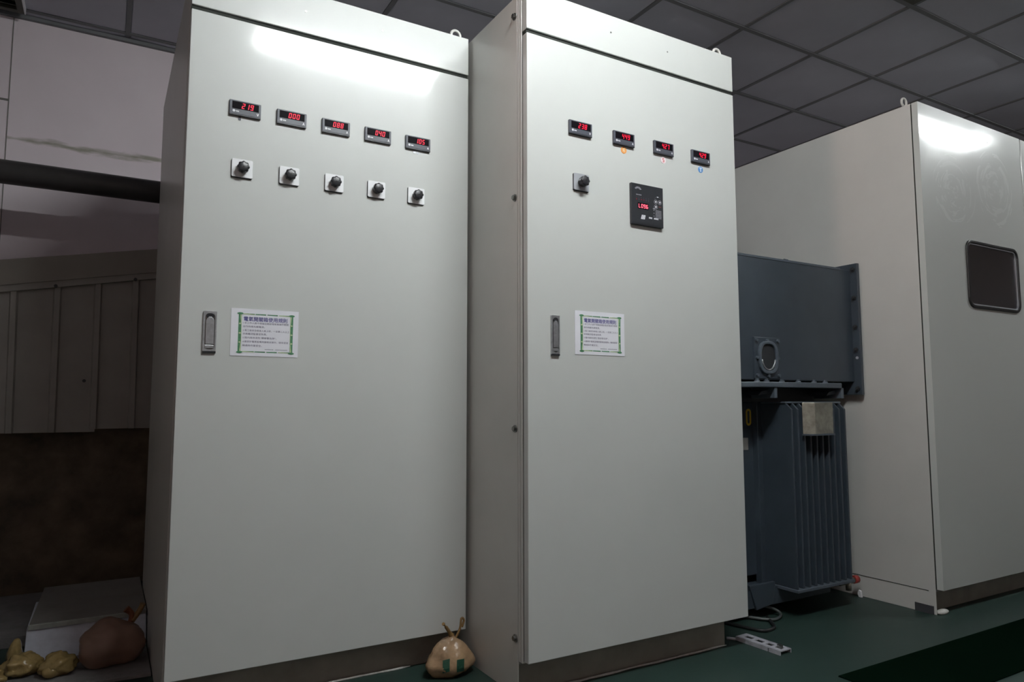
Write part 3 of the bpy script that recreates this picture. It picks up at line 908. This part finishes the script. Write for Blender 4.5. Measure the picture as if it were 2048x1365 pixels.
# terminal duct with flange
MB().box(2.24, 3.182, 2.13, 2.76, 1.036, 1.592).build('terminal_box', P_, T, bevel=.004)
MB().box(2.24, 3.10, 2.128, 2.135, 1.586, 1.596).build('top_edge', 'tank_edge', T)
b = MB().cyl((2.747, 2.165, 1.59), (2.747, 2.165, 1.606), .013, n=10).cyl((2.735, 2.165, 1.606), (2.759, 2.165, 1.606), .005, n=8)
b.build('top_knob', P_, T)
fl = MB().box(3.178, 3.1955, 2.091, 2.80, .974, 1.622).build('flange', P_, T, bevel=.002)
for z in (1.592, 1.450, 1.305, 1.194, 1.003):
    b = MB().cyl((3.180, 2.112, z), (3.172, 2.112, z), .012, n=6, smooth=False)
    b.cyl((3.174, 2.112, z), (3.163, 2.112, z), .0065, n=10)
    b.build('flange_bolt', 'tank_inner', fl)
MB().cyl((3.180, 2.109, 1.154), (3.174, 2.109, 1.154), .007, n=10).build('flange_hole', 'plate_silver', fl)
for y in (2.2, 2.35, 2.5, 2.65):
    MB().cyl((3.180, y, 1.607), (3.165, y, 1.607), .008, n=6, smooth=False).build('flange_bolt', 'tank_inner', fl)
# round hatch on the terminal box
hp = MB().box(2.462, 2.626, 2.121, 2.132, 1.042, 1.226).build('hatch_plate', P_, T, bevel=.002)
hx, hz = 2.544, 1.136
def stad(rx, rz, n=24):
    return [(hx + rx * math.copysign(abs(math.cos(a)) ** .75, math.cos(a)), hz + rz * math.copysign(abs(math.sin(a)) ** .75, math.sin(a))) for a in [2 * math.pi * i / n for i in range(n)]]
MB().ring(stad(.062, .074), stad(.048, .060), 'y', 2.108, 2.122).build('hatch_ring', 'tank_edge', hp, bevel=.003)
MB().prism(stad(.049, .061), 'y', 2.117, 2.122).build('hatch_glass', 'tank_inner', hp)
b = MB().tube([(hx + .044 * math.cos(math.radians(a)), 2.113, hz + .056 * math.sin(math.radians(a))) for a in range(190, 351, 16)], .004, 6)
b.build('hatch_clip', 'chrome', hp)
for dx, dz in ((-.07, .078), (.07, .078), (-.07, -.078), (.07, -.078), (0, .078), (0, -.080), (-.068, 0), (.068, 0)):
    MB().cyl((hx + dx, 2.124, hz + dz - .002), (hx + dx, 2.111, hz + dz - .002), .0075, n=6, smooth=False).build('hatch_bolt', 'tank_edge', hp)
# galvanised cover box in front of the fins, yellow rating digit
gb = MB().prism([(2.69, 2.062), (2.725, 2.022), (2.850, 2.022), (2.850, 2.062)], 'z', .796, .936).build('cover_box', 'galvanised', T, bevel=.002)
MB().box(2.684, 2.852, 2.016, 2.061, .790, .797).build('box_lip', 'tank_edge', gb)
MB().ring([(2.564 + .0165 * math.cos(a), (.891 if math.sin(a) >= 0 else .847) + .0165 * math.sin(a)) for a in [2 * math.pi * i / 28 for i in range(28)]],
          [(2.564 + .0075 * math.cos(a), (.891 if math.sin(a) >= 0 else .847) + .0075 * math.sin(a)) for a in [2 * math.pi * i / 28 for i in range(28)]], 'y', TY + .068, TY + .071).build('rating_digit', 'number_yellow', T)
MB().box(2.520, 2.556, TY + .068, TY + .071, .72, .775).build('rating_label', 'carton_grey', T)
# drain valve
vb = MB().cyl((3.03, 2.155, .088), (3.142, 2.155, .088), .014, n=12)
vb.cyl((3.10, 2.155, .088), (3.10, 2.155, .045), .013, n=10)
vo = vb.build('drain_valve', 'galvanised', T)
MB().cyl((3.138, 2.155, .090), (3.166, 2.155, .090), .019, n=10).build('valve_cap', 'valve_red', vo)
wt = MB().prism([(2.150, .000), (2.166, .000), (2.172, .018), (2.166, .034), (2.154, .030)], 'x', 3.188, 3.200)
tag(wt.build('plastic_scrap', 'white_plastic', bevel=.002), 'tiny white plastic scrap on the floor beside the transformer foot', 'scrap')

def smooth_path(pts, sub=6):
    P0 = [Vector(p) for p in pts]
    out = []
    for i in range(len(P0) - 1):
        a = P0[max(i - 1, 0)]; b = P0[i]; c = P0[i + 1]; d = P0[min(i + 2, len(P0) - 1)]
        for k in range(sub):
            t = k / sub
            out.append(.5 * ((2 * b) + (c - a) * t + (2 * a - 5 * b + 4 * c - d) * t * t + (3 * b - a - 3 * c + d) * t ** 3))
    out.append(P0[-1])
    return out
tag(MB().tube(smooth_path([(2.545, 2.20, .045), (2.60, 2.17, .025), (2.60, 2.14, .011), (2.535, 2.112, .009), (2.49, 2.135, .009), (2.44, 2.21, .009), (2.36, 2.30, .009)]), .0065, 8).build('floor_cable', 'cable_grey'),
    'grey cable looping out from under the transformer', 'cable')
tag(MB().tube(smooth_path([(2.53, 2.155, .007), (2.485, 2.095, .007), (2.44, 2.045, .007), (2.37, 2.035, .007), (2.34, 2.095, .007), (2.31, 2.20, .007), (2.28, 2.35, .007)]), .007, 8).build('floor_cable', 'rubber_black'),
    'thin black cable looped on the floor nearest the perforated angle', 'cable')

# perforated galvanised angle on the floor
A = Vector((2.226, 2.030, 0)); Bv = Vector((2.236, 1.826, 0))
ang = thing('slotted_angle', (2.232, 1.925, 0), 'galvanised slotted angle iron lying on the floor by the relay cabinet', 'angle iron')
dv = (Bv - A); L_ = dv.length; dv.normalize(); sd = Vector((-dv.y, dv.x, 0))   # sd points to +x
def AP(s, w, z): return tuple(A + dv * s + sd * w + Vector((0, 0, z)))
b = MB()
wd = .062
slots = [(.020, .055), (.070, .105), (.120, .148), (.162, .190)]
def strip(s0, s1, w0, w1, z0, z1):
    b.add([AP(s0, w0, z0), AP(s1, w0, z0), AP(s1, w1, z0), AP(s0, w1, z0), AP(s0, w0, z1), AP(s1, w0, z1), AP(s1, w1, z1), AP(s0, w1, z1)],
          [(3, 2, 1, 0), (4, 5, 6, 7), (0, 1, 5, 4), (1, 2, 6, 5), (2, 3, 7, 6), (3, 0, 4, 7)])
z0, z1 = .012, .0155
strip(0, L_, -.028, -.006, z0, z1)
strip(0, L_, .016, .034, z0, z1)
prev = 0
for s0, s1 in slots:
    strip(prev, s0, -.006, .016, z0, z1); prev = s1
strip(prev, L_, -.006, .016, z0, z1)
strip(0, .148, -.030, -.026, .0, z1)
strip(.154, L_, -.030, -.026, .0, z1)
strip(0, L_, .032, .036, .0, z1)
b.build('angle_bar', 'galv_bright', ang)
MB().tube([AP(.0, -.03, .004), AP(-.02, -.040, .004), AP(-.028, -.050, .004)], .006, 6).build('weld_bead', 'galv_bright', ang)
MB().cyl(AP(.178, .005, .010), AP(.178, .005, .026), .012, n=6, smooth=False).build('anchor_bolt', 'bolt_steel', ang)

# dark rubber mat in front of the cabinets
tag(MB().box(2.211, 5.2, 1.298, 1.590, .0, .004).build('rubber_mat', 'rubber_mat'), 'dark green rubber mat strip on the floor before the windowed cabinet', 'mat')

# ------------------------------------------------------------------ left corner: pipe, sheet metal, boards
pp = thing('wall_pipe', (-.6, 4.0, 2.028), 'thick black pipe running along the pinkish wall', 'pipe')
MB().cyl((PART + .005, 4.0, 2.030), (1.1, 4.0, 2.030), .0575, n=28).build('pipe', 'pipe_black', pp)
MB().cyl((-.90, 4.0, 2.030), (-.86, 4.0, 2.030), .064, n=28).build('pipe_clamp', 'pipe_black', pp)
MB().box(-.89, -.87, 4.0, BACK, 2.02, 2.04).build('pipe_bracket', 'angle_dark', pp)

SY = 3.95
SH = thing('corrugated_sheet', (-.4, SY, .80), 'grey brown ribbed sheet metal hanging left of the five meter cabinet', 'sheet metal')
def top_z(x): return 1.482 + (x + .443) * .189   # lower edge of the flashing
ribs = [(-.965, -.935), (-.765, -.735), (-.572, -.550), (-.384, -.371), (-.213, -.206), (-.047, -.038), (.115, .125), (.285, .300)]
for i in range(len(ribs) - 1):
    (ta, ba), (tb, bb) = ribs[i], ribs[i + 1]
    zb = .798 if i < 5 else .812
    # pan of the sheet
    MB().prism([(ba, zb), (bb, zb), (tb, top_z(tb)), (ta, top_z(ta))], 'y', SY + .018, SY + .021).build('sheet_panel', 'sheet_metal', SH)
    # standing rib at the left edge of the pan
    b = MB()
    for (t0, b0) in ((ta, ba),):
        prof = [(-.024, .018), (-.018, 0), (.004, 0), (.010, .018)]
        vs_ = []
        for dx, dy in prof: vs_.append((b0 + dx, SY + dy, zb))
        for dx, dy in prof: vs_.append((t0 + dx, SY + dy, top_z(t0) - .004))
        b.add(vs_, [(0, 1, 5, 4), (1, 2, 6, 5), (2, 3, 7, 6), (3, 0, 4, 7), (0, 3, 2, 1), (4, 5, 6, 7)])
    b.build('rib', 'sheet_metal', SH)
def slanted(x0, x1, za, zb_, y0, y1):
    f = lambda x: (x + .443) * .189
    return MB().prism([(x0, za + f(x0)), (x1, za + f(x1)), (x1, zb_ + f(x1)), (x0, zb_ + f(x0))], 'y', y0, y1)
slanted(-.985, .30, 1.446, 1.484, SY - .006, SY + .018).build('edge_strip', 'sheet_metal', SH, bevel=.002)
slanted(-.985, .30, 1.480, 1.600, SY - .004, SY + .035).build('flashing', 'sheet_flash', SH, bevel=.003)
slanted(-.985, .30, 1.478, 1.4835, SY - .014, SY + .01).build('flashing_drip', 'sheet_flash', SH)
for x, z in ((-.227, 1.505), (.105, 1.566), (-.092, 1.044)):
    MB().cyl((x, SY - .014 if z > 1.2 else SY + .010, z - (.012 if z > 1.2 else 0)), (x, SY + .02, z - (.012 if z > 1.2 else 0)), .008, n=8).build('screw', 'angle_dark', SH)

tag(MB().box(PART + .01, .30, 4.06, 4.09, .045, .95).build('back_board', 'brown_board'), 'dark brown board standing behind the ribbed sheet metal', 'board')
tag(MB().box(PART, .176, 3.36, 4.16, .0, .045).build('concrete_slab', 'concrete', bevel=.004), 'low grey concrete slab behind the foam box', 'slab')

fb = thing('foam_box', (-.02, 3.45, 0), 'low white foam box with a grey board lid beside the cabinet', 'box')
MB().prism([(3.115, .0), (3.60, .0), (3.60, .108), (3.195, .108)], 'x', -.213, .178).build('box_body', 'foam_white', fb, bevel=.003)
MB().prism([(-.206, 3.188), (.178, 3.188), (.178, 3.80), (-.196, 3.79)], 'z', .108, .123).build('lid_board', 'carton_grey', fb, bevel=.002)
MB().box(-.208, .12, 3.180, 3.192, .104, .122).build('lid_edge', 'carton_edge', fb, bevel=.002)
fb_leg = MB().box(-.19, .17, 3.60, 3.79, .046, .107).build('box_back', 'carton_grey', fb)

tag(MB().prism([(-.42, 2.86), (.05, 2.79), (.178, 2.78), (.178, 3.108), (-.42, 3.108)], 'z', .0, .012).build('grey_board', 'concrete', bevel=.002), 'thin grey board on the floor under the plastic bags', 'board')

def bag(name, c, rx, ry, rz, material, label, seed, lump=.22, freq=9.0, cone=0.0, group=None, rot=0.0):
    t = thing(name, (c[0], c[1], c[2]), label, 'bag', group)
    b = MB().sphere((0, 0, 0), 1, 1, 1, 36, 24)
    vs_ = []
    for p in b.v:
        p = Vector(p)
        k = 1 + lump * noise.noise(Vector((p.x, p.y, p.z)) * 1.6 + Vector((seed, 0, 0))) + lump * .35 * noise.noise(p * 4.2 + Vector((0, seed, 0)))
        z = p.z
        s = 1 - cone * max(0, (z + .3)) ** 1.2
        q = Vector((p.x * rx * k * s, p.y * ry * k * s, 0))
        zz = (z * k * .5 + .5) * rz * 2
        zz = max(.0, zz - rz * .16)
        q.rotate(Matrix.Rotation(rot, 3, 'Z'))
        vs_.append((c[0] + q.x, c[1] + q.y, c[2] + zz))
    b.v = vs_
    b.build('bag_body', material, t)
    return t
g = 'filled plastic bags by the cabinet'
B1 = bag('plastic_bag', (.058, 2.955, .0125), .106, .085, .082, 'bag_brown', 'round brown filled plastic bag against the cabinet side', 1.3, lump=.2, group=g)
MB().tube(smooth_path([(.115, 2.985, .13), (.118, 2.99, .165), (.10, 2.99, .185)]), [.012, .010, .009, .009, .009, .009, .010, .010, .010, .011, .012, .012, .014], 8).build('bag_neck', 'bag_tie_red', B1)
MB().tube(smooth_path([(.12, 2.985, .14), (.145, 3.0, .172), (.155, 3.0, .195)], 4), .010, 6).build('bag_tie', 'bag_tie', B1)
B2 = bag('plastic_bag', (-.101, 2.930, .0125), .052, .055, .036, 'bag_yellow', 'crumpled yellow plastic bag between two others', 4.1, lump=.35, group=g)
MB().sphere((-.118, 2.895, .034), .028, .022, .02, 12, 8).build('bag_knot', 'bag_yellow', B2)
B3 = bag('plastic_bag', (-.208, 2.985, .0125), .056, .05, .036, 'bag_yellow', 'crumpled yellow plastic bag in front of the foam box', 7.7, lump=.4, group=g, rot=.3)
MB().tube(smooth_path([(-.225, 3.0, .048), (-.235, 3.06, .068), (-.232, 3.10, .10)]), [.03, .03, .028, .027, .026, .025, .024, .022, .02, .018, .015, .012, .008], 8).build('bag_tail', 'bag_yellow', B3)
B5 = bag('plastic_bag', (-.285, 2.905, .0125), .04, .035, .03, 'bag_yellow', 'small crumpled yellow plastic bag farthest left on the floor', 2.2, lump=.4, group=g)

# bag in the corner between the two tall cabinets
B4 = bag('plastic_bag', (1.075, 2.285, .0), .092, .064, .068, 'bag_tan', 'tan filled plastic bag in the corner between the two tall cabinets', 5.5, lump=.16, cone=.30)
def patch_on_bag(x0, x1, z0, z1, yoff):
    b = MB()
    n = 5
    vs_ = []
    for i in range(n):
        for j in range(n):
            vs_.append((x0 + (x1 - x0) * i / (n - 1), 2.0, z0 + (z1 - z0) * j / (n - 1)))
    b.add(vs_, [(i * n + j, (i + 1) * n + j, (i + 1) * n + j + 1, i * n + j + 1) for i in range(n - 1) for j in range(n - 1)])
    return b
body4 = [o for o in B4.children if o.name.startswith('bag_body')][0]
bpy.context.view_layer.update()
from mathutils.bvhtree import BVHTree
mw = body4.matrix_world
bvh = BVHTree.FromPolygons([mw @ v.co for v in body4.data.vertices], [tuple(p.vertices) for p in body4.data.polygons])
for x0, x1, z0, z1 in ((1.052, 1.078, .020, .062), (1.105, 1.132, .012, .052)):
    b = patch_on_bag(x0 - .02, x1 - .02, z0, z1, 0)
    nv = []
    for p in b.v:
        h = bvh.ray_cast(Vector((p[0] - .15, 1.95, p[2] + .15)), (Vector((p[0], 2.25, p[2])) - Vector((p[0] - .15, 1.95, p[2] + .15))).normalized())
        q = h[0] + h[1] * .0012 if h[0] is not None else Vector((p[0], 2.25, p[2]))
        nv.append(tuple(q))
    b.v = nv
    b.build('bag_print', 'bag_print', B4)
MB().tube(smooth_path([(1.088, 2.285, .105), (1.078, 2.285, .130), (1.052, 2.27, .164), (1.037, 2.26, .180)], 4), [.010] * 5 + [.006] * 4 + [.003] * 2 + [.006] * 2, 6).build('bag_tie', 'bag_tie', B4)
MB().tube(smooth_path([(1.090, 2.285, .108), (1.112, 2.285, .145), (1.118, 2.285, .180), (1.128, 2.285, .172), (1.120, 2.285, .15)], 4), .004, 6).build('bag_tie', 'bag_tie', B4)
